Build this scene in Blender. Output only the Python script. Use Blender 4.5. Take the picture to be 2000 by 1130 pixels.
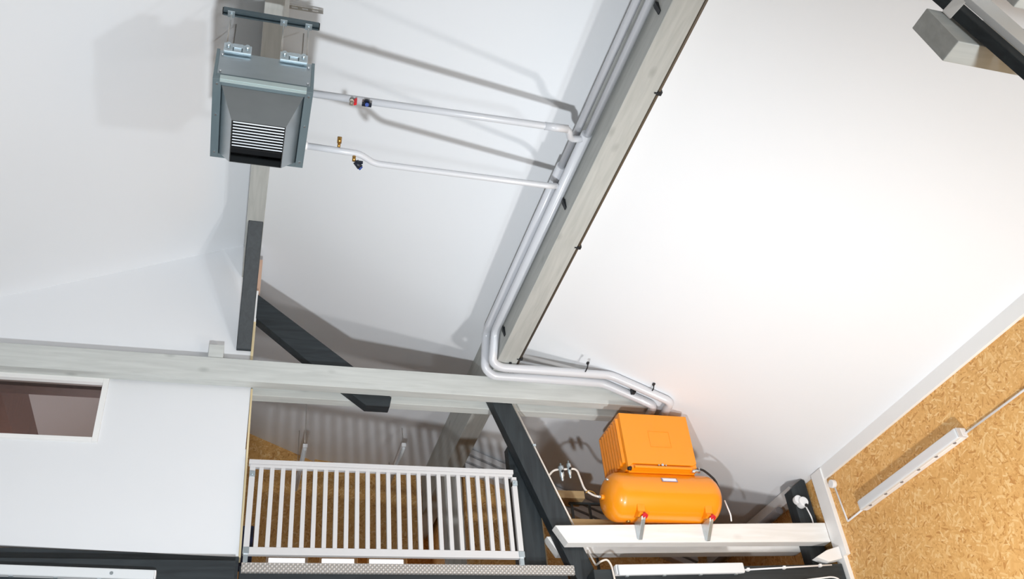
import bpy, bmesh, math, random
from mathutils import Vector, Matrix

# ------------------------------------------------------------------ clear
for o in list(bpy.data.objects):
    bpy.data.objects.remove(o, do_unlink=True)
scene = bpy.context.scene
COL = scene.collection
H = 1.6                                   # eye height above the hall floor; builders give heights relative to the eye

# ------------------------------------------------------------------ camera
cam_d = bpy.data.cameras.new('camera')
cam_d.sensor_width = 36.0
cam_d.lens = 36.0 * 1799.03 / 2000.0
cam_d.clip_end = 200
cam = bpy.data.objects.new('camera', cam_d)
COL.objects.link(cam)
v = Vector((-.6483, -.2974, .0003))
Rm = Matrix.Rotation(v.length, 3, v.normalized()) @ Matrix(((1, 0, 0), (0, 0, -1), (0, 1, 0)))
cm = Matrix((Rm[0], -Rm[1], -Rm[2])).transposed()
cam.matrix_world = Matrix.Translation((0, 0, H)) @ cm.to_4x4()
scene.camera = cam

# ------------------------------------------------------------------ world, lights, exposure
world = bpy.data.worlds.new('world')
scene.world = world
world.use_nodes = True
bg = world.node_tree.nodes['Background']
bg.inputs[0].default_value = (1.0, .965, .93, 1)
bg.inputs[1].default_value = 0.28


def lamp(name, loc, power, size, col, aim=None, cone=90.):
    d = bpy.data.lights.new(name, 'SPOT' if aim else 'POINT')
    d.energy = power
    d.shadow_soft_size = size
    d.color = col
    o = bpy.data.objects.new(name, d)
    o.location = (loc[0], loc[1], loc[2] + H)
    if aim:
        d.spot_size = math.radians(cone)
        d.spot_blend = 1.0
        o.rotation_euler = (Vector(aim) - Vector(loc)).to_track_quat('-Z', 'Y').to_euler()
    COL.objects.link(o)
    return o


lamp('hall_floodlight', (0.1, 2.4, -0.5), 1370, .12, (.90, .955, 1.0), (-.2, 7.6, 5.0), 116)
lamp('hall_floodlight', (4.5, 0.9, -0.1), 360, .16, (.88, .95, 1.0))
lamp('hall_spotlight', (3.8, 4.4, 0.0), 620, .16, (1.0, .985, .97), (5.3, 6.8, 4.4), 125)
lamp('added_room_fill', (-1.6, 10.4, 3.9), 60, .2, (.97, .98, 1.0))  # added unseen fill, brightens the white room's inside behind its window

scene.view_settings.view_transform = 'Standard'
scene.view_settings.look = 'None'
scene.view_settings.gamma = 1
scene.view_settings.use_curve_mapping = False
scene.view_settings.exposure = 0.0


# ------------------------------------------------------------------ materials
def s2l(c):
    return tuple((x / 255 / 12.92 if x / 255 <= .04045 else ((x / 255 + .055) / 1.055) ** 2.4) for x in c) + (1,)


def base_mat(name):
    m = bpy.data.materials.new(name)
    m.use_nodes = True
    nt = m.node_tree
    return m, nt, nt.nodes['Principled BSDF']


def mat(name, rgb, rough=.5, metal=0., var=.06, scale=8., bump=0., coat=0., stretch=(1, 1, 1)):
    m, nt, p = base_mat(name)
    c = s2l(rgb)
    tc = nt.nodes.new('ShaderNodeTexCoord')
    mp = nt.nodes.new('ShaderNodeMapping')
    mp.inputs['Scale'].default_value = stretch
    nz = nt.nodes.new('ShaderNodeTexNoise')
    nz.inputs['Scale'].default_value = scale
    nz.inputs['Detail'].default_value = 5
    mix = nt.nodes.new('ShaderNodeMixRGB')
    mix.inputs[1].default_value = tuple(x * (1 - var) for x in c[:3]) + (1,)
    mix.inputs[2].default_value = tuple(min(1, x * (1 + var)) for x in c[:3]) + (1,)
    L = nt.links.new
    L(tc.outputs['Object'], mp.inputs[0])
    L(mp.outputs[0], nz.inputs['Vector'])
    L(nz.outputs['Fac'], mix.inputs[0])
    L(mix.outputs[0], p.inputs['Base Color'])
    p.inputs['Roughness'].default_value = rough
    p.inputs['Metallic'].default_value = metal
    p.inputs['Coat Weight'].default_value = coat
    if bump:
        b = nt.nodes.new('ShaderNodeBump')
        b.inputs['Strength'].default_value = bump
        b.inputs['Distance'].default_value = .01
        L(nz.outputs['Fac'], b.inputs['Height'])
        L(b.outputs[0], p.inputs['Normal'])
    return m


def wood_mat(name, rgb_a, rgb_b, knot, axis, rough=.6, knots=.5, gs=1.0):
    """timber with grain along one axis and scattered knots"""
    m, nt, p = base_mat(name)
    L = nt.links.new
    tc = nt.nodes.new('ShaderNodeTexCoord')
    mp = nt.nodes.new('ShaderNodeMapping')
    sc = [9 * gs] * 3
    sc[axis] = .8 * gs
    mp.inputs['Scale'].default_value = sc
    L(tc.outputs['Object'], mp.inputs[0])
    nz = nt.nodes.new('ShaderNodeTexNoise')
    nz.inputs['Scale'].default_value = 2.2
    nz.inputs['Detail'].default_value = 8
    nz.inputs['Distortion'].default_value = .8
    L(mp.outputs[0], nz.inputs['Vector'])
    cr = nt.nodes.new('ShaderNodeValToRGB')
    cr.color_ramp.elements[0].position = .32
    cr.color_ramp.elements[1].position = .68
    cr.color_ramp.elements[0].color = s2l(rgb_a)
    cr.color_ramp.elements[1].color = s2l(rgb_b)
    L(nz.outputs['Fac'], cr.inputs[0])
    mp2 = nt.nodes.new('ShaderNodeMapping')
    sc2 = [4.6] * 3
    sc2[axis] = 2.4
    mp2.inputs['Scale'].default_value = sc2
    L(tc.outputs['Object'], mp2.inputs[0])
    vo = nt.nodes.new('ShaderNodeTexVoronoi')
    vo.inputs['Scale'].default_value = 1.0
    L(mp2.outputs[0], vo.inputs['Vector'])
    kr = nt.nodes.new('ShaderNodeValToRGB')
    kr.color_ramp.elements[0].position = .04
    kr.color_ramp.elements[1].position = .17
    kr.color_ramp.elements[0].color = (knots, knots, knots, 1)
    kr.color_ramp.elements[1].color = (0, 0, 0, 1)
    L(vo.outputs['Distance'], kr.inputs[0])
    mx = nt.nodes.new('ShaderNodeMixRGB')
    mx.inputs[2].default_value = s2l(knot)
    L(kr.outputs[0], mx.inputs[0])
    L(cr.outputs[0], mx.inputs[1])
    L(mx.outputs[0], p.inputs['Base Color'])
    p.inputs['Roughness'].default_value = rough
    b = nt.nodes.new('ShaderNodeBump')
    b.inputs['Strength'].default_value = .15
    b.inputs['Distance'].default_value = .005
    L(nz.outputs['Fac'], b.inputs['Height'])
    L(b.outputs[0], p.inputs['Normal'])
    return m


def osb_mat(name, plane):
    """oriented strand board: overlapping flakes at random angles; plane = two axes of the board"""
    m, nt, p = base_mat(name)
    L = nt.links.new
    tc = nt.nodes.new('ShaderNodeTexCoord')
    sep = nt.nodes.new('ShaderNodeSeparateXYZ')
    L(tc.outputs['Object'], sep.inputs[0])
    cmb = nt.nodes.new('ShaderNodeCombineXYZ')
    L(sep.outputs[plane[0]], cmb.inputs[0])
    L(sep.outputs[plane[1]], cmb.inputs[1])
    cols = []
    for k, ang in enumerate((12, 58, 103, 150)):
        mp = nt.nodes.new('ShaderNodeMapping')
        mp.inputs['Rotation'].default_value = (0, 0, math.radians(ang))
        L(cmb.outputs[0], mp.inputs[0])
        mp2 = nt.nodes.new('ShaderNodeMapping')
        mp2.inputs['Location'].default_value = (k * 3.1, k * 1.7, 0)
        mp2.inputs['Scale'].default_value = (15, 62, 1)
        L(mp.outputs[0], mp2.inputs[0])
        vo = nt.nodes.new('ShaderNodeTexVoronoi')
        vo.voronoi_dimensions = '2D'
        vo.inputs['Scale'].default_value = 1
        L(mp2.outputs[0], vo.inputs['Vector'])
        s = nt.nodes.new('ShaderNodeSeparateColor')
        L(vo.outputs['Color'], s.inputs[0])
        cols.append(s)
    # choose the flake with the largest random height
    cur_h, cur_v = cols[0].outputs[0], cols[0].outputs[1]
    for s in cols[1:]:
        gt = nt.nodes.new('ShaderNodeMath')
        gt.operation = 'GREATER_THAN'
        L(s.outputs[0], gt.inputs[0])
        L(cur_h, gt.inputs[1])
        mv = nt.nodes.new('ShaderNodeMix')
        L(gt.outputs[0], mv.inputs[0])
        L(cur_v, mv.inputs[2])
        L(s.outputs[1], mv.inputs[3])
        mxh = nt.nodes.new('ShaderNodeMath')
        mxh.operation = 'MAXIMUM'
        L(s.outputs[0], mxh.inputs[0])
        L(cur_h, mxh.inputs[1])
        cur_h, cur_v = mxh.outputs[0], mv.outputs[0]
    cr = nt.nodes.new('ShaderNodeValToRGB')
    e = cr.color_ramp.elements
    e[0].position = 0.0
    e[0].color = s2l((200, 142, 76))
    e[1].position = 1.0
    e[1].color = s2l((246, 208, 148))
    x = e.new(.18)
    x.color = s2l((224, 170, 100))
    x = e.new(.75)
    x.color = s2l((236, 186, 116))
    L(cur_v, cr.inputs[0])
    L(cr.outputs[0], p.inputs['Base Color'])
    p.inputs['Roughness'].default_value = .6
    b = nt.nodes.new('ShaderNodeBump')
    b.inputs['Strength'].default_value = .25
    b.inputs['Distance'].default_value = .004
    L(cur_v, b.inputs['Height'])
    L(b.outputs[0], p.inputs['Normal'])
    return m


def checker_mat(name):
    """five-bar tread plate: raised slanted bars on aluminium"""
    m, nt, p = base_mat(name)
    L = nt.links.new
    tc = nt.nodes.new('ShaderNodeTexCoord')
    hs = []
    for ang in (45, -45):
        mp = nt.nodes.new('ShaderNodeMapping')
        mp.inputs['Rotation'].default_value = (0, math.radians(ang), 0)
        L(tc.outputs['Object'], mp.inputs[0])
        w = nt.nodes.new('ShaderNodeTexWave')
        w.inputs['Scale'].default_value = 11
        L(mp.outputs[0], w.inputs['Vector'])
        hs.append(w.outputs['Fac'])
    mu = nt.nodes.new('ShaderNodeMath')
    mu.operation = 'MULTIPLY'
    L(hs[0], mu.inputs[0])
    L(hs[1], mu.inputs[1])
    cr = nt.nodes.new('ShaderNodeValToRGB')
    cr.color_ramp.elements[0].color = s2l((168, 163, 158))
    cr.color_ramp.elements[1].color = s2l((226, 222, 218))
    L(mu.outputs[0], cr.inputs[0])
    L(cr.outputs[0], p.inputs['Base Color'])
    p.inputs['Metallic'].default_value = .3
    p.inputs['Roughness'].default_value = .45
    b = nt.nodes.new('ShaderNodeBump')
    b.inputs['Strength'].default_value = .8
    b.inputs['Distance'].default_value = .01
    L(mu.outputs[0], b.inputs['Height'])
    L(b.outputs[0], p.inputs['Normal'])
    return m


def glass_mat(name, tint):
    m, nt, p = base_mat(name)
    out = nt.nodes['Material Output']
    tr = nt.nodes.new('ShaderNodeBsdfTransparent')
    tr.inputs[0].default_value = s2l(tint)
    gl = nt.nodes.new('ShaderNodeBsdfGlossy')
    gl.inputs['Roughness'].default_value = .02
    fr = nt.nodes.new('ShaderNodeFresnel')
    fr.inputs[0].default_value = 1.5
    mx = nt.nodes.new('ShaderNodeMixShader')
    L = nt.links.new
    L(fr.outputs[0], mx.inputs[0])
    L(tr.outputs[0], mx.inputs[1])
    L(gl.outputs[0], mx.inputs[2])
    L(mx.outputs[0], out.inputs[0])
    return m


def daylit_mat(name):
    m, nt, p = base_mat(name)
    p.inputs['Base Color'].default_value = (.8, .85, .9, 1)
    p.inputs['Emission Color'].default_value = (.93, .96, 1, 1)
    p.inputs['Emission Strength'].default_value = 1.3
    return m


M = dict(
    plaster=mat('white_plaster', (236, 238, 241), .85, var=.012, scale=1.5, bump=.02),
    panel=mat('white_panel', (233, 235, 238), .55, var=.01, scale=2),
    concrete=mat('hall_floor_screed', (150, 148, 144), .7, var=.1, scale=2),
    decking=mat('gallery_boards', (150, 104, 58), .7, var=.15, scale=6),
    osb_yz=osb_mat('strand_board_side', (1, 2)),
    osb_xz=osb_mat('strand_board_gable', (0, 2)),
    grey_x=wood_mat('grey_washed_timber_x', (196, 199, 196), (211, 214, 211), (146, 151, 148), 0),
    grey_y=wood_mat('grey_washed_timber_y', (172, 174, 170), (187, 188, 184), (136, 138, 134), 1),
    grey_z=wood_mat('grey_washed_timber_z', (176, 176, 172), (200, 200, 194), (140, 142, 138), 2),
    white_x=wood_mat('white_washed_timber', (232, 230, 226), (243, 242, 240), (196, 192, 186), 0, knots=.35),
    black_x=wood_mat('charcoal_timber_x', (32, 38, 42), (46, 53, 57), (26, 31, 34), 0, rough=.55),
    black_y=wood_mat('charcoal_timber_y', (32, 38, 42), (46, 53, 57), (26, 31, 34), 1, rough=.55),
    black_z=wood_mat('charcoal_timber_z', (32, 38, 42), (46, 53, 57), (26, 31, 34), 2, rough=.55),
    raw_x=wood_mat('raw_pine_x', (222, 186, 130), (238, 208, 158), (170, 118, 66), 0, knots=.4),
    raw_z=wood_mat('raw_pine_z', (214, 194, 152), (230, 212, 172), (180, 140, 90), 2, knots=.2),
    red_wood=wood_mat('red_brown_timber', (126, 82, 64), (148, 100, 80), (96, 58, 44), 2, knots=.3),
    trim=mat('white_trim_paint', (243, 243, 242), .45, var=.01),
    rail=mat('pale_grey_powder_coat', (212, 211, 212), .4, var=.015),
    galv=mat('galvanised_sheet', (176, 184, 188), .30, 1.0, var=.09, scale=5, stretch=(1, 1, 3)),
    galv_d=mat('galvanised_frame', (124, 140, 146), .42, .45, var=.08, scale=7),
    zinc=mat('bright_zinc', (196, 208, 214), .3, .8, var=.12, scale=30),
    steel=mat('threaded_steel', (190, 186, 180), .35, .8, var=.1, scale=40),
    strut_ch=mat('channel_steel', (92, 106, 112), .4, .6, var=.12, scale=20),
    dark=mat('black_interior', (22, 23, 25), .6, var=.1),
    slat=mat('louvre_metal', (158, 162, 166), .4, .2, var=.02),
    insul=mat('pipe_jacket', (212, 214, 219), .3, var=.012, coat=.3),
    clip=mat('black_clip', (26, 30, 34), .5),
    rubber=mat('black_rubber', (24, 24, 26), .6),
    brass=mat('brass', (172, 132, 70), .3, .8, var=.1, scale=40),
    red=mat('red_handle', (214, 34, 44), .4),
    blue=mat('blue_handle', (28, 66, 150), .4),
    navy=mat('black_valve_body', (26, 32, 46), .4),
    orange=mat('orange_paint', (248, 150, 12), .32, var=.02, coat=.4),
    label=mat('label_grey', (150, 140, 168), .4),
    ink=mat('label_white', (246, 243, 250), .4, var=.05, scale=90),
    chrome=mat('chromed_fitting', (214, 218, 222), .18, .9),
    copper=mat('copper_tube', (214, 182, 156), .3, .6),
    plastic=mat('white_plastic', (240, 241, 243), .35, var=.01),
    diffuser=mat('lamp_diffuser', (224, 228, 231), .25, var=.01, coat=.4),
    checker=checker_mat('tread_plate'),
    daylit=daylit_mat('daylit_milky_glass'),
    beige=mat('raw_board_edge', (206, 172, 150), .6),
    navy_box=mat('navy_lacquer', (22, 26, 60), .4),
    slat_l=mat('bright_lip', (188, 204, 204), .3, .3, var=.03),
    valve=mat('grey_valve_body', (140, 130, 118), .4, .2, var=.05),
    cable=mat('pale_cable', (222, 212, 202), .4, var=.02),
    tube_g=mat('grey_tube', (128, 122, 122), .5),
    glass=glass_mat('window_glass', (214, 210, 210)),
    glass_c=glass_mat('clear_glass', (245, 250, 252)),
)


# ------------------------------------------------------------------ mesh helpers
class MB:
    def __init__(self):
        self.bm = bmesh.new()

    def hexa(self, c):
        v = [self.bm.verts.new(p) for p in c]
        for f in ((0, 3, 2, 1), (4, 5, 6, 7), (0, 1, 5, 4), (1, 2, 6, 5), (2, 3, 7, 6), (3, 0, 4, 7)):
            self.bm.faces.new([v[i] for i in f])
        return self

    def box(self, x0, x1, y0, y1, z0, z1):
        return self.hexa([(x0, y0, z0), (x1, y0, z0), (x1, y1, z0), (x0, y1, z0),
                          (x0, y0, z1), (x1, y0, z1), (x1, y1, z1), (x0, y1, z1)])

    def prism(self, poly, a0, a1, axis):
        """extrude a polygon along one axis; poly holds the other two coordinates in order"""
        def P(q, a):
            if axis == 0: return (a, q[0], q[1])
            if axis == 1: return (q[0], a, q[1])
            return (q[0], q[1], a)
        lo = [self.bm.verts.new(P(q, a0)) for q in poly]
        hi = [self.bm.verts.new(P(q, a1)) for q in poly]
        n = len(poly)
        self.bm.faces.new(lo)
        self.bm.faces.new(hi[::-1])
        for i in range(n):
            j = (i + 1) % n
            self.bm.faces.new([lo[i], hi[i], hi[j], lo[j]])
        return self

    def tube(self, pts, r, seg=14, bend=0., caps=True):
        pts = [Vector(p) for p in pts]
        if bend and len(pts) > 2:
            out = [pts[0]]
            for i in range(1, len(pts) - 1):
                a, b, c = pts[i - 1], pts[i], pts[i + 1]
                d = min(bend, (a - b).length * .45, (c - b).length * .45)
                p, q = b + (a - b).normalized() * d, b + (c - b).normalized() * d
                for k in range(7):
                    t = k / 6
                    out.append(p * (1 - t) ** 2 + b * 2 * t * (1 - t) + q * t * t)
            out.append(pts[-1])
            pts = out
        t0 = (pts[1] - pts[0]).normalized()
        up = Vector((0, 0, 1)) if abs(t0.z) < .9 else Vector((0, 1, 0))
        nrm = (up - t0 * up.dot(t0)).normalized()
        rings = []
        for i, p in enumerate(pts):
            t = (pts[min(i + 1, len(pts) - 1)] - pts[max(i - 1, 0)]).normalized()
            nrm = (nrm - t * nrm.dot(t)).normalized()
            bn = t.cross(nrm)
            rr = r[i] if isinstance(r, (list, tuple)) else r
            rings.append([self.bm.verts.new(p + (nrm * math.cos(2 * math.pi * k / seg) + bn * math.sin(2 * math.pi * k / seg)) * rr) for k in range(seg)])
        for a, b in zip(rings, rings[1:]):
            for k in range(seg):
                f = self.bm.faces.new([a[k], a[(k + 1) % seg], b[(k + 1) % seg], b[k]])
                f.smooth = True
        if caps:
            self.bm.faces.new(rings[0][::-1])
            self.bm.faces.new(rings[-1])
        return self

    def lathe(self, c, axis, prof, seg=40):
        """revolve (offset along axis, radius) pairs about an axis through c"""
        pts, rs = [], []
        for a, r in prof:
            p = list(c)
            p[axis] += a
            pts.append(p)
            rs.append(max(r, .0005))
        return self.tube(pts, rs, seg)

    def build(self, name, m, parent=None, bevel=0., base=None, seg=2):
        bm = self.bm
        bmesh.ops.recalc_face_normals(bm, faces=bm.faces)
        if bevel:
            ed = [e for e in bm.edges if len(e.link_faces) == 2 and e.calc_face_angle(0) > .6 and not (e.link_faces[0].smooth and e.link_faces[1].smooth)]
            bmesh.ops.bevel(bm, geom=ed, offset=bevel, segments=seg, affect='EDGES', profile=.6)
        if parent is not None:
            org = Vector(ORG[root_of(parent).name])
        elif base is not None:
            org = Vector(base)
        else:
            xs = [v.co for v in bm.verts]
            org = Vector(((min(p.x for p in xs) + max(p.x for p in xs)) / 2,
                          (min(p.y for p in xs) + max(p.y for p in xs)) / 2,
                          min(p.z for p in xs)))
        bmesh.ops.translate(bm, verts=bm.verts, vec=-org)
        me = bpy.data.meshes.new(name)
        bm.to_mesh(me)
        bm.free()
        me.materials.append(m)
        o = bpy.data.objects.new(name, me)
        COL.objects.link(o)
        if parent is not None:
            o.parent = parent
        else:
            o.location = org + Vector((0, 0, H))
            ORG[o.name] = tuple(org)
        return o


ORG = {}


def root_of(o):
    while o.parent is not None:
        o = o.parent
    return o


def tag(o, label, cat, group=None):
    o['label'] = label
    o['category'] = cat
    if group:
        o['group'] = group
    return o


def struct(o):
    o['kind'] = 'structure'
    return o


def thing(name, label, cat, loc, group=None):
    o = bpy.data.objects.new(name, None)
    o.empty_display_size = .1
    COL.objects.link(o)
    o.location = (loc[0], loc[1], loc[2] + H)
    ORG[o.name] = tuple(loc)
    return tag(o, label, cat, group)


# ------------------------------------------------------------------ the setting
SL = math.tan(math.radians(23.4))
RIDGE = 6.83


def roof_z(x):
    return RIDGE - SL * abs(x - .045) - .02


YB = 12.6          # gable behind the gallery
ceil = MB()
ceil.prism([(-6.2, roof_z(-6.2)), (.045, roof_z(.045)), (6.6, roof_z(6.6)), (6.6, roof_z(6.6) + .15), (.045, roof_z(.045) + .16), (-6.2, roof_z(-6.2) + .15)], -3, YB + .25, 1)
struct(ceil.build('ceiling', M['plaster']))

struct(MB().box(-6, 6.4, -3, YB + .25, -H - .1, -H).build('floor', M['concrete']))
struct(MB().box(-6, 6.2, 8.42, YB, 2.98, 3.12).build('floor', M['decking']))

wr = MB().prism([(-3, -H), (YB + .2, -H), (YB + .2, 4.13), (-3, 4.13)], 6.22, 6.36, 0)
struct(wr.build('wall_right', M['osb_yz']))
# roof board and upright on the board wall
struct(MB().prism([(6.22, 4.005), (6.22, 4.14), (6.185, 4.155), (6.185, 4.005)], -3, 8.1, 1).build('trim_1', M['trim'], bevel=.004))
t2 = MB().box(6.17, 6.22, 7.89, 8.08, 3.17, 4.14)
struct(t2.build('trim_2', M['trim'], bevel=.004))
struct(MB().box(6.17, 6.22, 7.95, 8.08, 0, 3.17).build('trim_3', M['trim'], bevel=.004))
struct(MB().prism([(6.1, 4.02), (6.22, 4.02), (6.22, 4.12), (6.1, 4.17)], 8.42, 10.6, 1).build('trim_4', M['trim'], bevel=.004))

# back gable with three window openings
WIN = [(.55, 1.12), (1.27, 1.80), (1.93, 2.50)]
WZ0, WZ1 = 4.05, 4.93
wb = MB()
xs = [-6] + [x for w in WIN for x in w] + [2.86]
for i in range(0, len(xs), 2):
    a, b = xs[i], xs[i + 1]
    if a < 0:
        wb.prism([(a, 3.12), (b, 3.12), (b, roof_z(b)), (.045, roof_z(.045)), (a, roof_z(a))], YB, YB + .2, 1)
    else:
        wb.prism([(a, 3.12), (b, 3.12), (b, roof_z(b)), (a, roof_z(a))], YB, YB + .2, 1)
for a, b in WIN:
    wb.box(a, b, YB, YB + .2, 3.12, WZ0)
    wb.prism([(a, WZ1), (b, WZ1), (b, roof_z(b)), (a, roof_z(a))], YB, YB + .2, 1)
struct(wb.build('wall_back', M['osb_xz']))
for i, (a, b) in enumerate(WIN):
    f = MB()
    f.box(a, a + .04, YB + .06, YB + .12, WZ0, WZ1).box(b - .04, b, YB + .06, YB + .12, WZ0, WZ1)
    f.box(a + .04, b - .04, YB + .06, YB + .12, WZ1 - .04, WZ1).box(a + .04, b - .04, YB + .06, YB + .12, WZ0, WZ0 + .04)
    w = struct(f.build('window_%d' % (i + 1), M['trim']))
    MB().box(a + .04, b - .04, YB + .085, YB + .092, WZ0 + .04, WZ1 - .04).build('pane', M['daylit'], w)
# stepped part of the gable right of the middle purlin
struct(MB().prism([(2.86, 3.12), (6.22, 3.12), (6.22, roof_z(6.22)), (2.86, roof_z(2.86))], 10.6, 10.75, 1).build('wall_back', M['osb_xz']))
# angled bulkhead of board over the windows
bh = MB()
bh.hexa([(1.15, 12.52, 4.95), (2.55, 11.70, 4.60), (2.55, 11.76, 4.60), (1.15, 12.58, 4.95),
         (1.15, 12.52, roof_z(1.15)), (2.55, 11.70, roof_z(2.55)), (2.55, 11.76, roof_z(2.55)), (1.15, 12.58, roof_z(1.15))])
struct(bh.build('wall_back', M['osb_xz']))
struct(MB().box(2.86, 2.98, 10.75, YB, 3.12, 5.5).build('wall_side', M['osb_yz']))

# white built-in room on the left: lower panel with window, upper panel below the roof, partition behind its right edge
PX0, PX1 = -4.0, .088
WXR, WB_, WT_ = -1.21, 4.245, 4.90
lp = MB()
lp.prism([(PX0, 3.36), (PX0, WB_), (PX1 + .02, WB_), (PX1 + .036, 3.185)], 8.25, 8.30, 1)
lp.box(WXR, PX1 + .014, 8.25, 8.30, WB_, 5.0)
lp.box(PX0, -3.4, 8.25, 8.30, WB_, 5.0)
lp.box(-3.4, WXR, 8.25, 8.30, WT_, 5.0)
struct(lp.build('wall_front', M['panel']))
struct(MB().prism([(PX0, 5.0), (.07, 5.0), (.07, roof_z(.07)), (.045, roof_z(.045)), (PX0, roof_z(PX0))], 8.255, 8.32, 1).build('wall_front', M['plaster']))
struct(MB().box(-.03, .07, 8.32, YB, 3.12, 6.75).build('wall_side', M['panel']))
# raw timber edging of the panels
struct(MB().prism([(PX1 + .037, 3.18), (PX1 + .016, 4.91), (PX1 + .034, 4.91), (PX1 + .056, 3.18)], 8.24, 8.36, 1).build('trim_5', M['raw_z']))
struct(MB().box(.071, .096, 8.24, 8.34, 5.16, 5.72).build('trim_6', M['raw_z']))
struct(MB().box(.072, .094, 8.23, 8.30, 5.72, 6.12).build('trim_7', M['trim']))
struct(MB().box(.072, .110, 8.32, 8.40, 5.9, 6.62).build('trim_8', M['beige']))

# window of the built-in room
wf = MB()
wf.box(WXR - .045, WXR + .005, 8.215, 8.30, WB_, WT_ + .06)
wf.box(-3.4, WXR - .045, 8.215, 8.30, WB_, WB_ + .04)
wf.box(-3.4, WXR - .045, 8.215, 8.30, WT_ - .035, WT_ + .06)
win = struct(wf.build('window_4', M['trim'], bevel=.004))
MB().box(-3.4, WXR - .045, 8.27, 8.276, WB_ + .04, WT_ - .035).build('pane', M['glass'], win)


# ------------------------------------------------------------------ timber frame
def timber(name, label, mb, m, cat='beam', group=None, bevel=.006):
    return tag(mb.build(name, m, bevel=bevel), label, cat, group)


ZT, ZBm = 5.16, 4.91                      # tie beam top and underside


def tie(y0, y1, x0):
    xt = .045 + (RIDGE - .03 - ZT) / SL
    xb = .045 + (RIDGE - .03 - ZBm) / SL
    return MB().prism([(x0, ZBm), (xb, ZBm), (xt, ZT), (x0, ZT)], y0, y1, 1)


timber('tie_beam', 'long grey-washed tie beam crossing the picture in front of the white room and above the railing', tie(8.10, 8.22, -6), M['grey_x'])
timber('tie_beam', 'shaded rear twin of the long grey tie beam, seen just under it above the railing', tie(8.36, 8.48, -4.0), M['grey_x'])
pur = MB().prism([(2.555, ZT), (2.775, ZT), (2.775, roof_z(2.775)), (2.555, roof_z(2.555))], 0.6, YB, 1)
timber('purlin', 'thick grey roof purlin running diagonally under the white ceiling with two pipes along its side', pur, M['grey_y'], 'beam')
rp_ = MB().prism([(-.095, 6.30), (.075, 6.30), (.075, roof_z(.075)), (.045, roof_z(.045)), (-.095, roof_z(-.095))], 0.6, 8.25, 1)
timber('ridge_purlin', 'grey ridge purlin running behind the metal heater down to the charcoal knee brace', rp_, M['grey_y'], 'beam')

timber('ceiling_board', 'red-brown board under the beam seen at the top of the dark room window', MB().box(-4.0, -.04, 8.36, 8.52, 4.865, 4.905), M['red_wood'], 'board')
timber('room_purlin', 'red-brown timber crossing the dark window of the white room at the left edge', MB().prism([(-2.56, 5.16), (-2.30, 5.16), (-2.30, roof_z(-2.30)), (-2.56, roof_z(-2.56))], 8.52, YB, 1), M['red_wood'], 'beam')
kb = MB().prism([(7.30, 6.30), (7.62, 6.30), (8.26, 5.62), (8.26, 5.36), (8.22, 5.36)], -.075, .07, 0)
timber('knee_brace', 'charcoal knee brace rising from the white wall to the grey ridge purlin', kb, M['black_y'], 'brace')
timber('timber_block', 'small grey wood block on top of the tie beam against the white wall', MB().box(-.335, -.19, 8.12, 8.255, 5.16, 5.325), M['grey_x'], 'block')

br = MB().prism([(.09, 6.07), (1.115, 5.245), (1.512, 4.90), (1.492, 4.79), (1.247, 4.79), (.638, 5.28), (.09, 5.76)], 8.225, 8.355, 1)
timber('diagonal_brace', 'charcoal diagonal brace passing down between the twin tie beams left of the purlin', br, M['black_x'], 'brace')


def sx(z):                                # right edge of the leaning strut
    return 2.823 + (4.892 - z) * (3.521 - 2.823) / (4.892 - 3.004)


st = MB().prism([(sx(5.15) - .222, 5.15), (sx(5.15), 5.15), (sx(2.6), 2.6), (sx(2.6) - .23, 2.6)], 8.225, 8.355, 1)
timber('leaning_strut', 'charcoal leaning strut from the tie beam down past the left side of the orange compressor', st, M['black_z'], 'strut')
timber('post', 'charcoal upright post at the right end of the pale railing', MB().prism([(2.775, 2.6), (2.765, 4.48), (3.0, 4.0), (3.055, 3.9), (3.05, 2.6)], 8.37, 8.50, 1), M['black_z'], 'post')
timber('spacer_block', 'small raw wood wedge between the charcoal post and leaning strut', MB().box(3.055, 3.075, 8.36, 8.44, 3.72, 3.83), M['raw_z'], 'block', bevel=.002)


def lower(y0, y1, x1, x0=2.99):
    def zb(x): return 3.305 + (x - 3.0) * .022
    def zt(x): return 3.484 + (x - 3.03) * .033
    a = sx(3.49) - .28
    b = sx(3.305) - .28
    return MB().prism([(b + .06, zb(b)), (x1, zb(x1)), (x1, zt(x1)), (a + .02, zt(a))], y0, y1, 1)


timber('support_beam', 'bright white-washed beam carrying the orange compressor', lower(8.08, 8.20, 6.17), M['white_x'])
timber('support_beam', 'rear twin of the white-washed compressor beam, seen just below it', lower(8.36, 8.48, 5.97), M['white_x'])
timber('post', 'charcoal post in the corner beside the white trim right of the compressor', MB().prism([(5.96, 2.7), (6.17, 2.7), (6.17, 4.14), (6.13, 4.155), (5.96, 4.03)], 8.205, 8.355, 1), M['black_z'], 'post')
timber('gallery_post', 'grey post under the purlin behind the railing', MB().box(2.54, 2.76, 10.3, 10.5, 3.12, 5.16), M['grey_z'], 'post')

timber('floor_beam', 'charcoal floor beam under the white room panel at lower left',
       MB().prism([(-6, 2.6), (.13, 2.6), (.13, 3.18), (-6, 3.36)], 8.22, 8.42, 1), M['black_x'])
timber('floor_beam', 'charcoal lower beam carrying the strip lamp at the lower left edge', MB().box(-6, .10, 8.02, 8.22, 2.5, 3.07), M['black_x'])
timber('floor_beam', 'charcoal floor beam under the tread plate below the railing', MB().box(.14, 3.2, 8.225, 8.42, 2.6, 3.10), M['black_x'])
timber('floor_beam', 'charcoal floor beam under the compressor with the strip lamp on it',
       MB().prism([(3.38, 2.55), (6.16, 2.55), (6.16, 3.105), (3.38, 3.015)], 8.0, 8.2, 1), M['black_x'])

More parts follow.
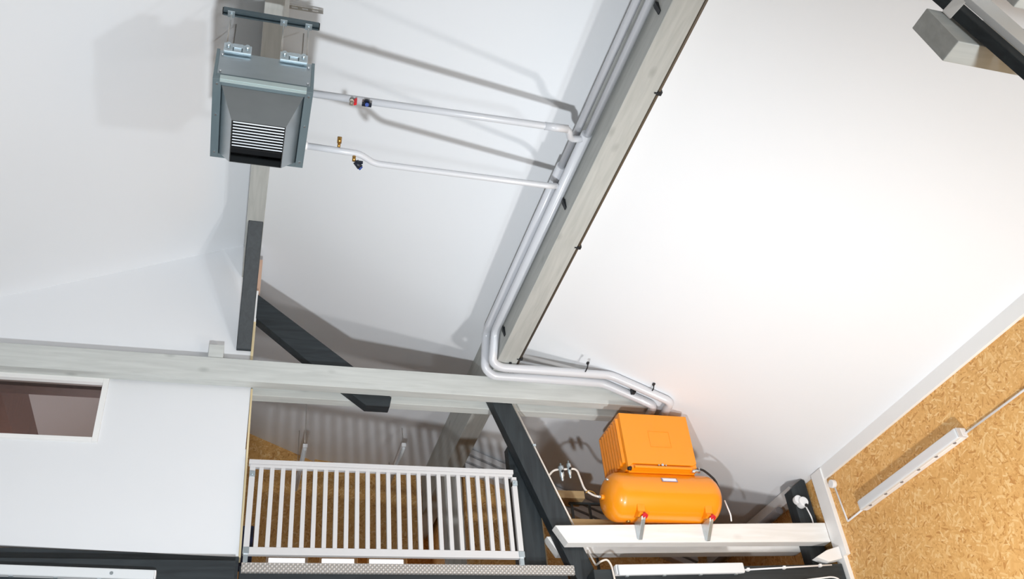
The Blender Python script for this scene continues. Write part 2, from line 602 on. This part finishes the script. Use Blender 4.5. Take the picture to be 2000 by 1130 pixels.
# nearer truss in the upper right corner of the view
def nx(z):
    return 3.02 + (3.446 - z) * .35


nb = MB().prism([(nx(3.30), 3.30), (5.6, 3.30), (6.1, 3.53), (nx(3.53), 3.53)], 2.0, 2.12, 1)
timber('support_beam', 'grey beam end with slanted cut in the upper right corner', nb, M['grey_x'])
nb2 = MB().prism([(nx(3.3) + .13, 3.30), (5.6, 3.30), (6.1, 3.53), (nx(3.53) + .13, 3.53)], 1.66, 1.78, 1)
timber('support_beam', 'nearer grey twin beam at the very corner top right', nb2, M['grey_x'])

# ------------------------------------------------------------------ floor edge, railing
plate = MB().prism([(.155, 3.03), (3.262, 3.035), (3.262, 3.125), (.155, 3.118)], 8.19, 8.222, 1)
tag(plate.build('tread_plate', M['checker']), 'narrow metal tread plate along the gallery edge under the railing', 'metal plate')

rl = thing('railing', 'pale grey balustrade with vertical bars between the white room and the charcoal post', 'railing', (1.45, 8.2, 3.12))
MB().box(.145, 2.735, 8.165, 8.235, 4.06, 4.105).box(.155, 2.725, 8.175, 8.225, 4.03, 4.06).build('top_rail', M['rail'], rl, bevel=.006)
MB().box(.16, 2.76, 8.175, 8.225, 3.185, 3.255).build('bottom_rail', M['rail'], rl, bevel=.005)
for x in (.182, 2.738):
    p = MB().box(x - .026, x + .026, 8.177, 8.223, 3.255, 4.03).build('end_post', M['rail'], rl, bevel=.004)
    MB().box(x - .026, x + .026, 8.16, 8.23, 3.93, 3.985).tube([(x, 8.15, 3.957), (x, 8.17, 3.957)], .012).build('bracket', M['zinc'], p, bevel=.003)
    MB().box(x - .028, x + .028, 8.165, 8.232, 3.19, 3.25).build('bracket', M['zinc'], p, bevel=.003)
    MB().box(x - .02, x + .02, 8.18, 8.22, 3.118, 3.185).build('foot', M['zinc'], p)
b0 = None
for i in range(25):
    x = .262 + i * .0998
    if b0 is None:
        b0 = MB().box(x - .020, x + .020, 8.18, 8.22, 3.255, 4.03).build('baluster', M['rail'], rl, bevel=.003)
    else:
        b = b0.copy()
        COL.objects.link(b)
        b.parent = rl
        b.location = (i * .0998, 0, 0)

# ------------------------------------------------------------------ heater
ht = thing('fan_heater', 'galvanised warm air heater with a tapered hood hung below the ridge', 'heater', (-.03, 4.9, 5.0))
X0, X1, Y0, Y1, ZB, ZTp = -.368, .292, 4.515, 5.26, 5.15, 5.455
body = MB().box(X0, X1, Y0, Y1, ZB, ZTp).build('casing', M['galv'], ht, bevel=.004)
fl = MB()
for a in ((X0 - .012, X0 + .045, Y0 - .012, Y1 + .012), (X1 - .045, X1 + .012, Y0 - .012, Y1 + .012)):
    fl.box(*a, ZB - .014, ZB + .02)
fl.box(X0 + .045, X1 - .045, Y0 - .012, Y0 + .04, ZB - .014, ZB + .02)
fl.box(X0 + .045, X1 - .045, Y1 - .03, Y1 + .012, ZB - .014, ZB + .02)
fl.box(X0 - .012, X0 + .01, Y0 - .012, Y0 + .012, ZB + .02, ZTp)
fl.box(X1 - .01, X1 + .012, Y0 - .012, Y0 + .012, ZB + .02, ZTp)
fl.box(X0 + .01, X1 - .01, Y0 - .01, Y0 + .012, ZB + .02, ZB + .05)
MB().box(X0 + .035, X1 - .035, Y0 - .020, Y0 - .010, ZB - .016, ZB + .026).box(X0 + .035, X1 - .035, Y0 - .012, Y0 + .006, ZB - .022, ZB - .014).build('front_lip', M['slat_l'], body, bevel=.003)
fl.build('frame', M['galv_d'], body, bevel=.002)
for x in (X0 + .017, X1 - .017):
    for y in (Y0 + .03, Y0 + .32, Y1 - .05):
        MB().tube([(x, y, ZB - .012), (x, y, ZB - .022)], .008, 8).build('screw', M['chrome'], body)
for x in (X0 + .03, X1 - .03):
    for z in (ZB + .08, ZTp - .05):
        MB().tube([(x, Y0 + .002, z), (x, Y0 - .012, z)], .007, 8).build('screw', M['chrome'], body)
# hood: truncated pyramid, open below
hx0, hx1, hy0, hy1 = X0 + .045, X1 - .045, Y0 + .04, Y1 - .03
ox0, ox1, oy0, oy1, oz = -.232, .140, 4.70, 5.115, 4.955
hb = MB()
t = [(hx0, hy0, ZB), (hx1, hy0, ZB), (hx1, hy1, ZB), (hx0, hy1, ZB)]
o_ = [(ox0, oy0, oz), (ox1, oy0, oz), (ox1, oy1, oz), (ox0, oy1, oz)]
ti = [(p[0] + (.006 if p[0] < 0 else -.006), p[1] + (.006 if p[1] < 4.9 else -.006), p[2]) for p in t]
oi = [(p[0] + (.006 if p[0] < 0 else -.006), p[1] + (.006 if p[1] < 4.9 else -.006), p[2]) for p in o_]
vt = [[hb.bm.verts.new(p) for p in q] for q in (t, o_, oi, ti)]
for i in range(4):
    j = (i + 1) % 4
    for k in range(3):
        hb.bm.faces.new([vt[k][i], vt[k][j], vt[k + 1][j], vt[k + 1][i]])
hood = hb.build('hood', M['galv'], ht)
MB().box(hx0 + .01, hx1 - .01, hy0 + .01, hy1 - .01, ZB - .012, ZB - .004).build('heater_core', M['dark'], hood)
lv = MB()
n = 9
for i in range(n):
    y = oy0 + .012 + i * .0285
    lv.prism([(y, oz + .004), (y + .007, oz + .000), (y + .009, oz + .004), (y + .002, oz + .009)], ox0 + .012, ox1 - .008, 0)
lv.build('louvre', M['slat'], hood)
MB().box(ox0 + .01, ox1 - .008, oy1 - .15, oy1 - .143, oz + .004, oz + .05).build('louvre_rail', M['dark'], hood)
# suspension: slotted brackets, threaded rods, channel, hanger
for x0, x1 in ((-.335, -.145), (.055, .25)):
    k = MB().box(x0, x1, Y0 - .03, Y0 + .012, ZTp, ZTp + .055).box(x0, x1, Y0 - .03, Y0 - .022, ZTp - .03, ZTp)
    k.box(x0 + .06, x1 - .06, Y0 - .038, Y0 - .03, ZTp + .01, ZTp + .05)
    bk = k.build('bracket', M['zinc'], ht, bevel=.003)
    for x in (x0 + .03, x1 - .03):
        MB().tube([(x, Y0 - .05, ZTp + .028), (x, Y0 - .02, ZTp + .028)], .017, 6).build('nut', M['zinc'], bk)
    for x in (x0 + .065, x1 - .065):
        MB().box(x - .004, x + .004, Y0 - .036, Y0 - .028, ZTp - .025, ZTp + .052).build('slot', M['strut_ch'], bk)
for x, z1 in ((-.318, 5.87), (.06, 5.86), (.243, 5.86)):
    MB().tube([(x, Y0 - .012, ZTp + .04), (x, Y0 - .012, z1)], .0055, 8).build('rod', M['steel'], ht)
for x in (-.318, .243):
    MB().tube([(x, Y1 - .05, ZTp), (x, Y1 - .05, 6.68)], .0055, 8).build('rod', M['steel'], ht)
ch = MB()
cy = Y0 - .012
ch.box(-.375, .318, cy - .022, cy + .022, 5.902, 5.908)
ch.box(-.375, .318, cy - .022, cy - .017, 5.865, 5.902).box(-.375, .318, cy + .017, cy + .022, 5.865, 5.902)
ch.box(-.375, .318, cy - .017, cy - .008, 5.865, 5.870).box(-.375, .318, cy + .008, cy + .017, 5.865, 5.870)
chan = ch.build('channel', M['strut_ch'], ht)
for x in (-.318, .06, .243):
    MB().box(x - .025, x + .025, cy - .026, cy + .026, 5.856, 5.866).tube([(x, cy, 5.84), (x, cy, 5.856)], .013, 6).build('washer', M['zinc'], chan)
for x in (-.378, .321):
    MB().box(x - .004, x + .004, cy - .020, cy + .020, 5.867, 5.904).build('end_cap', M['dark'], chan)
hg = MB().box(.055, .090, cy - .02, cy - .014, 5.9, 6.66).box(.055, .061, cy - .014, cy + .02, 5.9, 6.66)
hg.build('hanger', M['steel'], ht)
# flat perforated strip screwed to the roof beside the ridge
a, b = Vector((.09, 4.97, 6.70)), Vector((.375, 4.905, 6.615))
d = (b - a).normalized()
wv = d.cross(Vector((.4, 0, .9))).normalized() * .018
nn = d.cross(wv).normalized() * .004
ps = MB()
L_ = (b - a).length
cuts = [0, .03, .085, .12, .175, .21, .265, L_]
for i in range(len(cuts) - 1):
    s0, s1 = a + d * cuts[i], a + d * cuts[i + 1]
    rows = ((-1, 1),) if i % 2 == 0 else ((-1, -.45), (.45, 1))
    for w0, w1 in rows:
        c = [s0 + wv * w0, s1 + wv * w0, s1 + wv * w1, s0 + wv * w1]
        ps.hexa([tuple(p - nn) for p in c] + [tuple(p + nn) for p in c])
ps.build('perforated_strip', M['steel'], ht)

# ------------------------------------------------------------------ heating pipes
RP, RW = .030, .046
flow = thing('heating_pipe', 'pale insulated pipe from the front of the heater joining the run nearest the purlin', 'pipe', (2.5, 4.8, 5.4), 'pair of insulated heating pipes')
xs_ = 3.85
ye, yl = 7.83, 8.0
zr = lambda x: roof_z(x) - .06
run = MB().tube([(2.505, 4.74, 5.40), (2.505, 7.60, 5.41), (2.50, 7.79, 5.14), (2.60, ye, 5.108), (xs_, ye, 5.108), (4.50, ye, zr(4.50)), (4.54, ye + .5, zr(4.54))], RW, 18, bend=.07)
run.build('main_run', M['insul'], flow)
MB().tube([(2.515, 1.0, 5.40), (2.515, 4.76, 5.40)], RP + .002).build('upper_run', M['insul'], flow)
br1 = MB().tube([(.295, 4.655, 5.30), (2.30, 4.63, 5.30), (2.355, 4.76, 5.335), (2.50, 4.80, 5.40)], RP - .002, bend=.06)
b1 = br1.build('branch', M['insul'], flow)
MB().tube([(2.10, 4.633, 5.30), (2.29, 4.630, 5.30)], RP + .002, 18).build('sleeve', M['insul'], b1)
# valves on the branch
vv = MB().tube([(.59, 4.65, 5.285), (.59, 4.615, 5.235)], .016).tube([(.577, 4.63, 5.235), (.602, 4.63, 5.235)], .02, 10)
vo_ = vv.build('valve', M['valve'], b1)
MB().prism([(.606, 5.255), (.628, 5.285), (.628, 5.225), (.606, 5.215)], 4.615, 4.635, 1).build('lever', M['red'], vo_)
vv = MB().tube([(.70, 4.65, 5.28), (.70, 4.62, 5.245)], .018).box(.665, .735, 4.605, 4.63, 5.215, 5.235).tube([(.70, 4.615, 5.24), (.70, 4.615, 5.26)], .022, 10)
vo_ = vv.build('valve', M['navy'], b1)
MB().tube([(.70, 4.612, 5.225), (.70, 4.605, 5.208)], .014, 10).build('cap', M['blue'], vo_)

ret = thing('heating_pipe', 'pale insulated pipe from the back of the heater with a jog, joining the outer run', 'pipe', (2.46, 5.4, 5.5), 'pair of insulated heating pipes')
run = MB().tube([(2.462, 5.22, 5.50), (2.462, 7.78, 5.515), (2.465, 7.96, 5.17), (2.56, yl, 5.108), (xs_ - .03, yl, 5.108), (4.38, yl, zr(4.40)), (4.42, yl + .36, zr(4.42))], RW, 18, bend=.07)
run.build('main_run', M['insul'], ret)
MB().tube([(2.462, 1.0, 5.48), (2.462, 5.24, 5.50)], RP + .002).build('upper_run', M['insul'], ret)
br2 = MB().tube([(.295, 5.17, 5.28), (.73, 5.18, 5.28), (.86, 5.265, 5.28), (2.36, 5.27, 5.29), (2.43, 5.33, 5.36), (2.465, 5.46, 5.49)], RP - .004, bend=.05)
b2 = br2.build('branch', M['insul'], ret)
MB().tube([(.292, 5.17, 5.28), (.325, 5.17, 5.28)], RP + .003, 18).build('collar', M['plastic'], b2)
vv = MB().tube([(.565, 5.175, 5.30), (.565, 5.135, 5.335)], .012).tube([(.565, 5.14, 5.325), (.565, 5.11, 5.365)], .018, 10)
vv.build('air_vent', M['brass'], b2)
vo_ = MB().tube([(.69, 5.19, 5.265), (.69, 5.21, 5.22)], .014).build('valve', M['brass'], b2)
MB().tube([(.705, 5.215, 5.225), (.745, 5.245, 5.195)], .024, 12).box(.70, .76, 5.2, 5.215, 5.205, 5.225).build('handwheel', M['navy'], vo_)
MB().tube([(.735, 5.24, 5.20), (.755, 5.25, 5.188)], .018, 12).build('cap', M['blue'], vo_)
# pipe clips on the purlin and roof hooks above the horizontal run
for y in (3.42, 5.48, 7.45):
    MB().prism([(2.53, 5.35), (2.556, 5.35), (2.556, 5.255), (2.547, 5.25), (2.538, 5.29), (2.53, 5.32)], y - .018, y + .018, 1).build('clip', M['clip'], flow)
for x, y in ((2.70, 7.80), (3.53, 7.68), (4.28, 7.72)):
    zt_ = min(roof_z(x), 5.16)
    MB().tube([(x, y, zt_ - .002), (x, y + .03, zt_ - .05), (x, y + .10, zt_ - .06)], .007, 8).box(x - .012, x + .012, y - .012, y + .02, zt_ - .02, zt_ - .002).build('clip', M['clip'], flow)
for x, y in ((4.12, 7.92),):
    z = zr(x)
    MB().box(x - .02, x + .02, y - .03, y + .03, z - .03, z + .03).build('clip', M['clip'], ret)

pc = thing('cable', 'thin dark cable running down the right edge of the purlin', 'cable', (2.79, 4, 5.22))
MB().tube([(2.788, 1.0, 5.165), (2.788, 8.05, 5.165)], .012, 8).build('cable_run', mat('dark_cable', (92, 80, 64), .5), pc)
for y in (4.03, 5.86, 7.72):
    MB().box(2.776, 2.812, y - .018, y + .018, 5.15, 5.185).tube([(2.752, y, 5.152), (2.79, y, 5.152)], .006, 6).build('clip', M['clip'], pc)

# ------------------------------------------------------------------ compressor
cp = thing('air_compressor', 'orange air compressor with box housing on a round tank, on the white beam', 'compressor', (4.25, 8.1, 3.52))
cx0, cx1, cy0, cy1, cz0, cz1 = 3.882, 4.680, 7.90, 8.50, 4.045, 4.690
case = MB().prism([(cx0, cz0 + .0), (cx1, cz0), (cx1, cz1), (cx0 + .0, cz1)], cy0 + .012, cy1, 1).build('housing', M['orange'], cp, bevel=.012)
fp = MB().prism([(cx0 + .012, cz0 + .015), (cx0 + .06, cz0 + .055), (cx1 - .05, cz0 + .055), (cx1 - .004, cz0 + .08), (cx1 - .004, cz1 - .004), (cx0 + .004, cz1 - .004), (cx0 + .004, cz0 + .015)], cy0 - .004, cy0 + .012, 1)
front = fp.build('front_panel', M['orange'], case, bevel=.004)
em = MB()
ex0, ex1, ez0, ez1 = 4.185, 4.43, 4.30, 4.49
for q in ((ex0, ex1, ez0, ez0 + .008), (ex0, ex1, ez1 - .008, ez1), (ex0, ex0 + .008, ez0 + .008, ez1 - .008), (ex1 - .008, ex1, ez0 + .008, ez1 - .008)):
    em.box(q[0], q[1], cy0 - .008, cy0 - .004, q[2], q[3])
em.build('embossed_square', M['orange'], front)
vs = MB()
for i in range(8):
    y = cy0 + .05 + i * .068
    vs.prism([(cx0 - .028, y), (cx0 + .002, y - .012), (cx0 + .002, y + .030), (cx0 - .026, y + .016)], cz0 + .08, cz1 - .05, 2)
vs.build('vent_louvres', M['orange'], case)
tray = MB().box(cx0 + .07, cx1 - .08, cy0 - .03, cy0 + .006, cz0 - .005, cz0 + .022).box(cx0 + .02, cx1 - .03, cy0 + .04, cy1 - .05, cz0 - .03, cz0)
tr_ = tray.build('base_tray', M['orange'], cp, bevel=.004)
MB().tube([(4.275, cy0 + .01, cz0 + .045), (4.275, cy0 - .016, cz0 + .045)], .014, 12).tube([(4.235, cy0 + .01, cz0 + .045), (4.235, cy0 - .01, cz0 + .045)], .007, 8).tube([(4.315, cy0 + .01, cz0 + .045), (4.315, cy0 - .01, cz0 + .045)], .007, 8).build('latch', M['chrome'], tr_)
MB().tube([(cx0 + .01, cy0 + .02, cz0 + .01), (cx0 + .035, cy0 - .0, cz0 - .005)], .022, 12).build('vibration_mount', M['rubber'], cp)
# tank
tx0, tx1, ty, tz, tr = 3.632, 4.935, 8.09, 3.805, .252
prof = []
for k in range(11):
    a = math.pi / 2 * k / 10
    prof.append((tx0 + .17 * (1 - math.sin(a)) if False else tx0 + .17 - .17 * math.cos(a), tr * math.sin(a) ** .85))
prof2 = [(tx1 - (p[0] - tx0), p[1]) for p in reversed(prof)]
tank = MB().lathe((0, ty, tz), 0, prof + prof2, 48).build('tank', M['orange'], cp)
MB().tube([(tx0 + .01, ty - .02, tz - .01), (tx0 - .025, ty - .02, tz - .01)], .026, 14).build('outlet', M['orange'], tank, bevel=.003)
MB().tube([(tx0 - .02, ty - .02, tz - .01), (tx0 - .05, ty - .02, tz - .01)], .017, 6).build('fitting', M['chrome'], tank)
MB().tube([(tx0 + .05, ty - .12, tz + .13), (tx0 + .015, ty - .12, tz + .14)], .012, 8).build('fitting', M['chrome'], tank)
# name plate on the tank: curved pale plate with a darker rim, lettering too small to read
def plate_on(x0, x1, a0, a1, r, m, name, par):
    q = MB()
    N = 6
    g = [[q.bm.verts.new((x, ty - r * math.cos(a0 + (a1 - a0) * i / N), tz + r * math.sin(a0 + (a1 - a0) * i / N))) for i in range(N + 1)] for x in (x0, x1)]
    for i in range(N):
        q.bm.faces.new([g[0][i], g[1][i], g[1][i + 1], g[0][i + 1]])
    o = q.build(name, m, par)
    s = o.modifiers.new('thickness', 'SOLIDIFY')
    s.thickness = .003
    return o
npl = plate_on(4.21, 4.385, .30, .51, tr + .004, M['label'], 'name_plate', tank)
plate_on(4.222, 4.372, .335, .475, tr + .0075, M['ink'], 'print', npl)
# feet
for x in (3.94, 4.69):
    f = MB().prism([(7.885, 3.69), (7.90, 3.58), (7.875, 3.545), (7.93, 3.53), (8.02, 3.56), (7.98, 3.60), (7.90, 3.70)], x - .035, x + .045, 0).build('foot', M['orange'], cp, bevel=.006)
    MB().tube([(x + .02, 7.905, 3.545), (x + .03, 7.885, 3.515)], .030, 12).build('rubber_pad', M['red'], f)
    MB().prism([(7.88, 3.52), (7.93, 3.53), (8.078, 3.53), (8.078, 3.36), (8.05, 3.34), (7.90, 3.49)], x - .012, x + .03, 0).build('bracket', M['zinc'], f, bevel=.004)
    g = MB().prism([(8.22, 3.66), (8.22, 3.52), (8.32, 3.52), (8.30, 3.66)], x - .035, x + .045, 0).build('foot', M['orange'], cp, bevel=.006)
MB().tube([(3.87, ty, tz - tr + .01), (3.87, ty, tz - tr - .015)], .022, 12).build('drain', M['brass'], tank)
# hoses at the right end
MB().tube([(4.62, cy0 + .03, 4.055), (4.72, cy0 + .0, 4.07), (4.80, cy0 + .03, 4.04), (4.90, 7.97, 3.98), (4.945, 8.02, 3.90)], .012, 10, bend=.08).build('hose', M['rubber'], cp)
MB().tube([(4.60, 7.90, 4.035), (4.69, 7.90, 4.045)], .018, 12).tube([(4.69, 7.91, 4.03), (4.70, 7.91, 4.09)], .014, 10).build('coupling', M['chrome'], cp)
tag(MB().tube([(4.955, 7.98, 3.76), (4.985, 7.98, 3.60), (5.0, 8.02, 3.55)], .008, 8, bend=.05).build('drain_hose', M['plastic']), 'thin white hose hanging at the right end of the orange tank', 'hose')

# air line with two filters left of the tank
al = thing('air_line', 'thin bent air tube with two small filters left of the orange tank', 'air line', (3.4, 8.15, 4.1))
MB().tube([(3.135, 8.26, 4.085), (3.17, 8.17, 4.125), (3.42, 8.15, 4.14), (3.47, 8.14, 3.90), (3.54, 8.11, 3.83), (3.59, ty - .02, 3.795)], .011, 10, bend=.05).build('tube', M['cable'], al)
MB().tube([(3.47, 8.13, 3.86), (3.50, 8.12, 3.885), (3.55, 8.10, 3.86), (3.57, 8.09, 3.81)], .007, 8, bend=.03).build('loop', M['brass'], al)
for x, z0, r in ((3.245, 3.985, .024), (3.335, 4.02, .02)):
    fb = MB().lathe((x, 8.14, z0), 2, [(0, .004), (.015, r * .6), (.05, r * .7), (.055, r), (.12, r), (.13, r * 1.25), (.165, r * 1.25), (.17, r * .5), (.20, r * .4)], 16).build('filter', M['zinc'], al)
    MB().tube([(x, 8.10, z0 + .10), (x, 8.125, z0 + .10)], .012, 10).build('gauge', M['dark'], fb)

# ------------------------------------------------------------------ things behind the compressor
sh = thing('wooden_shelf', 'bright raw wood board left of the orange tank behind the charcoal strut', 'shelf', (3.5, 9.0, 3.12))
MB().box(3.22, 3.785, 8.9, 9.12, 4.16, 4.25).build('board', M['raw_x'], sh, bevel=.004)
MB().box(3.22, 3.28, 8.96, 9.04, 3.12, 4.16).build('leg', M['raw_z'], sh)
tag(MB().box(.13, .262, 9.0, 9.4, 3.12, 3.80).build('storage_box', M['navy_box'], bevel=.01), 'dark navy box standing behind the left end of the railing', 'box')
sk = thing('metal_trestle', 'small dark metal trestle behind the left end of the tank', 'stand', (3.75, 9.1, 3.12))
MB().box(3.63, 4.02, 9.0, 9.03, 4.135, 4.16).build('top_bar', M['strut_ch'], sk)
for x in (3.66, 3.87):
    MB().box(x - .012, x + .012, 9.0, 9.03, 3.12, 4.135).build('leg', M['strut_ch'], sk)
tag(MB().box(3.36, 4.3, 8.40, 8.46, 3.535, 3.70).build('plank', M['raw_x'], bevel=.004), 'raw wood plank on edge under the orange tank behind the white beam', 'plank')
bt = ['topmost of three pale battens on the gable slope left of the charcoal strut', 'middle one of three pale battens on the gable slope left of the strut', 'lowest of three pale battens on the gable slope left of the strut']
for k in range(3):
    o0 = .03 + k * .105
    q = MB().prism([(2.87, roof_z(2.87) - o0), (5.9, roof_z(5.9) - o0), (5.9, roof_z(5.9) - o0 - .08), (2.87, roof_z(2.87) - o0 - .08)], 10.44 + .02 * k, 10.60, 1)
    tag(q.build('batten', M['rail'], bevel=.006), bt[k], 'batten', 'battens on the gable')

# hanging strip lamps over the gallery
for x, ya, yb_, z, lab in ((.86, 10.75, 12.0, 5.60, 'hanging strip lamp behind the left part of the railing'), (2.10, 10.60, 11.8, 5.60, 'hanging strip lamp behind the middle of the railing')):
    lt = thing('strip_lamp', lab, 'lamp', (x, ya, z), 'strip lamps hanging over the gallery')
    MB().box(x - .03, x + .03, ya, yb_, z, z + .05).build('housing', M['plastic'], lt, bevel=.008)
    MB().tube([(x, ya + .02, z - .02), (x, yb_ - .02, z - .02)], .018, 12).build('tube', M['diffuser'], lt)
    for y in (ya + .1, yb_ - .1):
        MB().tube([(x, y, z + .05), (x, y, roof_z(x))], .004, 6).build('wire', M['steel'], lt)

# ------------------------------------------------------------------ strip lamps and cables on the timber and the board wall
def wet_lamp(label, group, x0, x1, y0, z0, dz, h, y1):
    """damp-proof strip lamp along X, mounted on a beam behind it"""
    lt = thing('strip_lamp', label, 'lamp', ((x0 + x1) / 2, y1, z0), group)
    MB().prism([(x0, z0 + .02), (x1, z0 + dz + .02), (x1, z0 + dz + h), (x0, z0 + h)], y0 + .035, y1, 1).build('housing', M['plastic'], lt, bevel=.01)
    MB().prism([(x0 + .01, z0), (x1 - .01, z0 + dz), (x1 - .01, z0 + dz + h - .012), (x0 + .01, z0 + h - .012)], y0, y0 + .04, 1).build('diffuser', M['diffuser'], lt, bevel=.016, seg=3)
    n_ = int((x1 - x0) / .28)
    for i in range(n_):
        x = x0 + .1 + i * (x1 - x0 - .2) / max(1, n_ - 1)
        z = z0 + dz * (x - x0) / (x1 - x0)
        MB().box(x - .015, x + .015, y0 + .022, y0 + .05, z - .008, z + .022).build('clip', M['zinc'], lt)
    return lt


wet_lamp('strip lamp on the charcoal beam below the orange compressor', None, 3.585, 4.955, 7.90, 2.93, .035, .115, 8.0)
wl = wet_lamp('strip lamp on the charcoal beam at the lower left corner', None, -3.0, -.522, 7.90, 2.93, -.075, .095, 8.02)
MB().tube([(-.86, 7.895, 2.905), (-.86, 7.90, 2.905)], .014, 12).build('button', M['zinc'], wl)

ol = thing('strip_lamp', 'strip lamp mounted level on the strand board wall at right', 'lamp', (6.22, 6.6, 3.42))
MB().box(6.15, 6.22, 5.835, 7.41, 3.435, 3.525).build('housing', M['plastic'], ol, bevel=.012)
MB().box(6.105, 6.155, 5.85, 7.395, 3.43, 3.53).build('diffuser', M['diffuser'], ol, bevel=.02, seg=3)
for y in (5.837, 7.395):
    MB().box(6.112, 6.20, y - .0, y + .012, 3.43, 3.525).build('end_cap', M['rail'], ol, bevel=.006)
for i in range(6):
    y = 5.95 + i * .265
    MB().box(6.135, 6.16, y - .010, y + .010, 3.424, 3.44).build('clip', M['tube_g'], ol)
cd = thing('wall_conduit', 'thin white conduit with round box left of the strand board wall lamp', 'conduit', (6.21, 7.75, 3.45))
MB().tube([(6.205, 7.40, 3.475), (6.205, 7.755, 3.465), (6.205, 7.785, 3.88)], .010, 10, bend=.015).build('pipe', M['plastic'], cd)
MB().tube([(6.22, 7.79, 3.905), (6.17, 7.79, 3.905)], .045, 20).build('junction_box', M['plastic'], cd, bevel=.006)
tag(MB().tube([(6.205, 5.835, 3.475), (6.205, 3.2, 3.475)], .010, 10).build('wall_conduit', M['plastic']), 'straight thin conduit running right from the wall lamp to the picture edge', 'conduit')

sc_ = thing('cable', 'white cable clipped along the right edge of the charcoal leaning strut', 'cable', (3.1, 8.22, 4.2))
MB().tube([(sx(4.9) + .012, 8.222, 4.9), (sx(3.50) + .012, 8.222, 3.50)], .009, 8).build('cable_run', M['cable'], sc_)
for z in (4.42,):
    MB().box(sx(z) - .005, sx(z) + .028, 8.205, 8.235, z - .012, z + .012).build('clip', M['zinc'], sc_)
tag(MB().tube([(sx(3.29) + .02, 8.212, 3.29), (sx(3.13) + .02, 8.20, 3.13), (3.46, 7.985, 3.09), (3.53, 7.985, 3.115), (3.565, 7.985, 3.05), (3.60, 7.985, 2.55)], .010, 8, bend=.04).build('cable', M['cable']), 'pale cable looping off the strut foot and down the charcoal floor beam', 'cable')
rc = thing('cable', 'white cable running right from the compressor strip lamp to the trim', 'cable', (5.5, 7.98, 3.0))
MB().tube([(4.95, 7.985, 3.02), (6.02, 7.985, 3.085)], .009, 8).build('cable_run', M['plastic'], rc)
for x in (5.03, 5.45, 5.88):
    z = 3.02 + (x - 4.95) * .0607
    MB().box(x - .014, x + .014, 7.97, 8.0, z - .014, z + .014).build('clip', M['plastic'], rc)
tag(MB().tube([(5.45, 7.985, 2.90), (5.98, 7.985, 2.96), (6.06, 7.985, 2.94), (6.09, 7.985, 2.7)], .009, 8, bend=.05).build('cable', M['plastic']), 'white cable bending along the charcoal beam at the foot of the white trim', 'cable')

# corner fittings beside the trim
so = thing('corner_socket', 'round white socket with cables in front of the charcoal corner post', 'socket', (6.05, 8.2, 3.75))
MB().tube([(6.02, 8.205, 3.85), (6.02, 8.12, 3.85)], .055, 18).tube([(5.985, 8.205, 3.885), (5.985, 8.15, 3.885)], .05, 18).build('body', M['plastic'], so, bevel=.008)
MB().tube([(6.03, 8.12, 3.805), (6.03, 8.11, 3.795)], .018, 10).build('opening', M['dark'], so)
MB().tube([(6.05, 8.16, 3.81), (6.09, 8.17, 3.69), (6.10, 8.19, 3.5)], .008, 8, bend=.04).build('cable', M['plastic'], so)
tag(MB().tube([(5.98, 10.6, 3.93), (5.98, 8.55, 3.93)], .045, 14).build('duct_stub', M['tube_g']), 'grey tube running back to the gable behind the round corner socket', 'tube')
wp = MB().prism([(5.85, 3.16), (6.0, 3.235), (6.16, 3.28), (6.16, 3.15), (5.99, 3.11)], 7.96, 8.06, 1)
tag(wp.build('cable_tray', M['trim'], bevel=.008), 'white angled cover plate at the foot of the white trim', 'cover')

# nearer truss strut with white cable trunking, upper right corner
def lean(p, q, r, t_, k0, k1, y0, y1):
    """slanted flat bar: lower edge through p-q, upper edge through r-t, run out to heights k0 and k1"""
    def at(a, b, z): return (a[0] + (b[0] - a[0]) * (z - a[1]) / (b[1] - a[1]), z)
    return MB().prism([at(p, q, k1), at(p, q, k0), at(r, t_, k0), at(r, t_, k1)], y0, y1, 1)


timber('leaning_strut', 'charcoal strut behind the white trunking in the upper right corner',
       lean((3.067, 3.513), (3.311, 3.059), (3.151, 3.504), (3.326, 3.177), 4.3, 2.5, 1.93, 1.985), M['black_z'], 'strut')
tk = thing('cable_trunking', 'white flat trunking on the charcoal strut in the upper right corner', 'trunking', (3.1, 1.85, 3.0))
lean((3.151, 3.503), (3.326, 3.177), (3.285, 3.535), (3.380, 3.338), 3.64, 2.5, 1.895, 1.93).build('long_leg', M['trim'], tk, bevel=.003)
q = [(2.934, 1.90, 3.359), (2.953, 1.90, 3.307), (3.031, 1.85, 3.381), (3.020, 1.85, 3.443)]
MB().hexa(q + [(x + .01, y + .012, z + .015) for x, y, z in q]).build('short_leg', M['trim'], tk, bevel=.002)
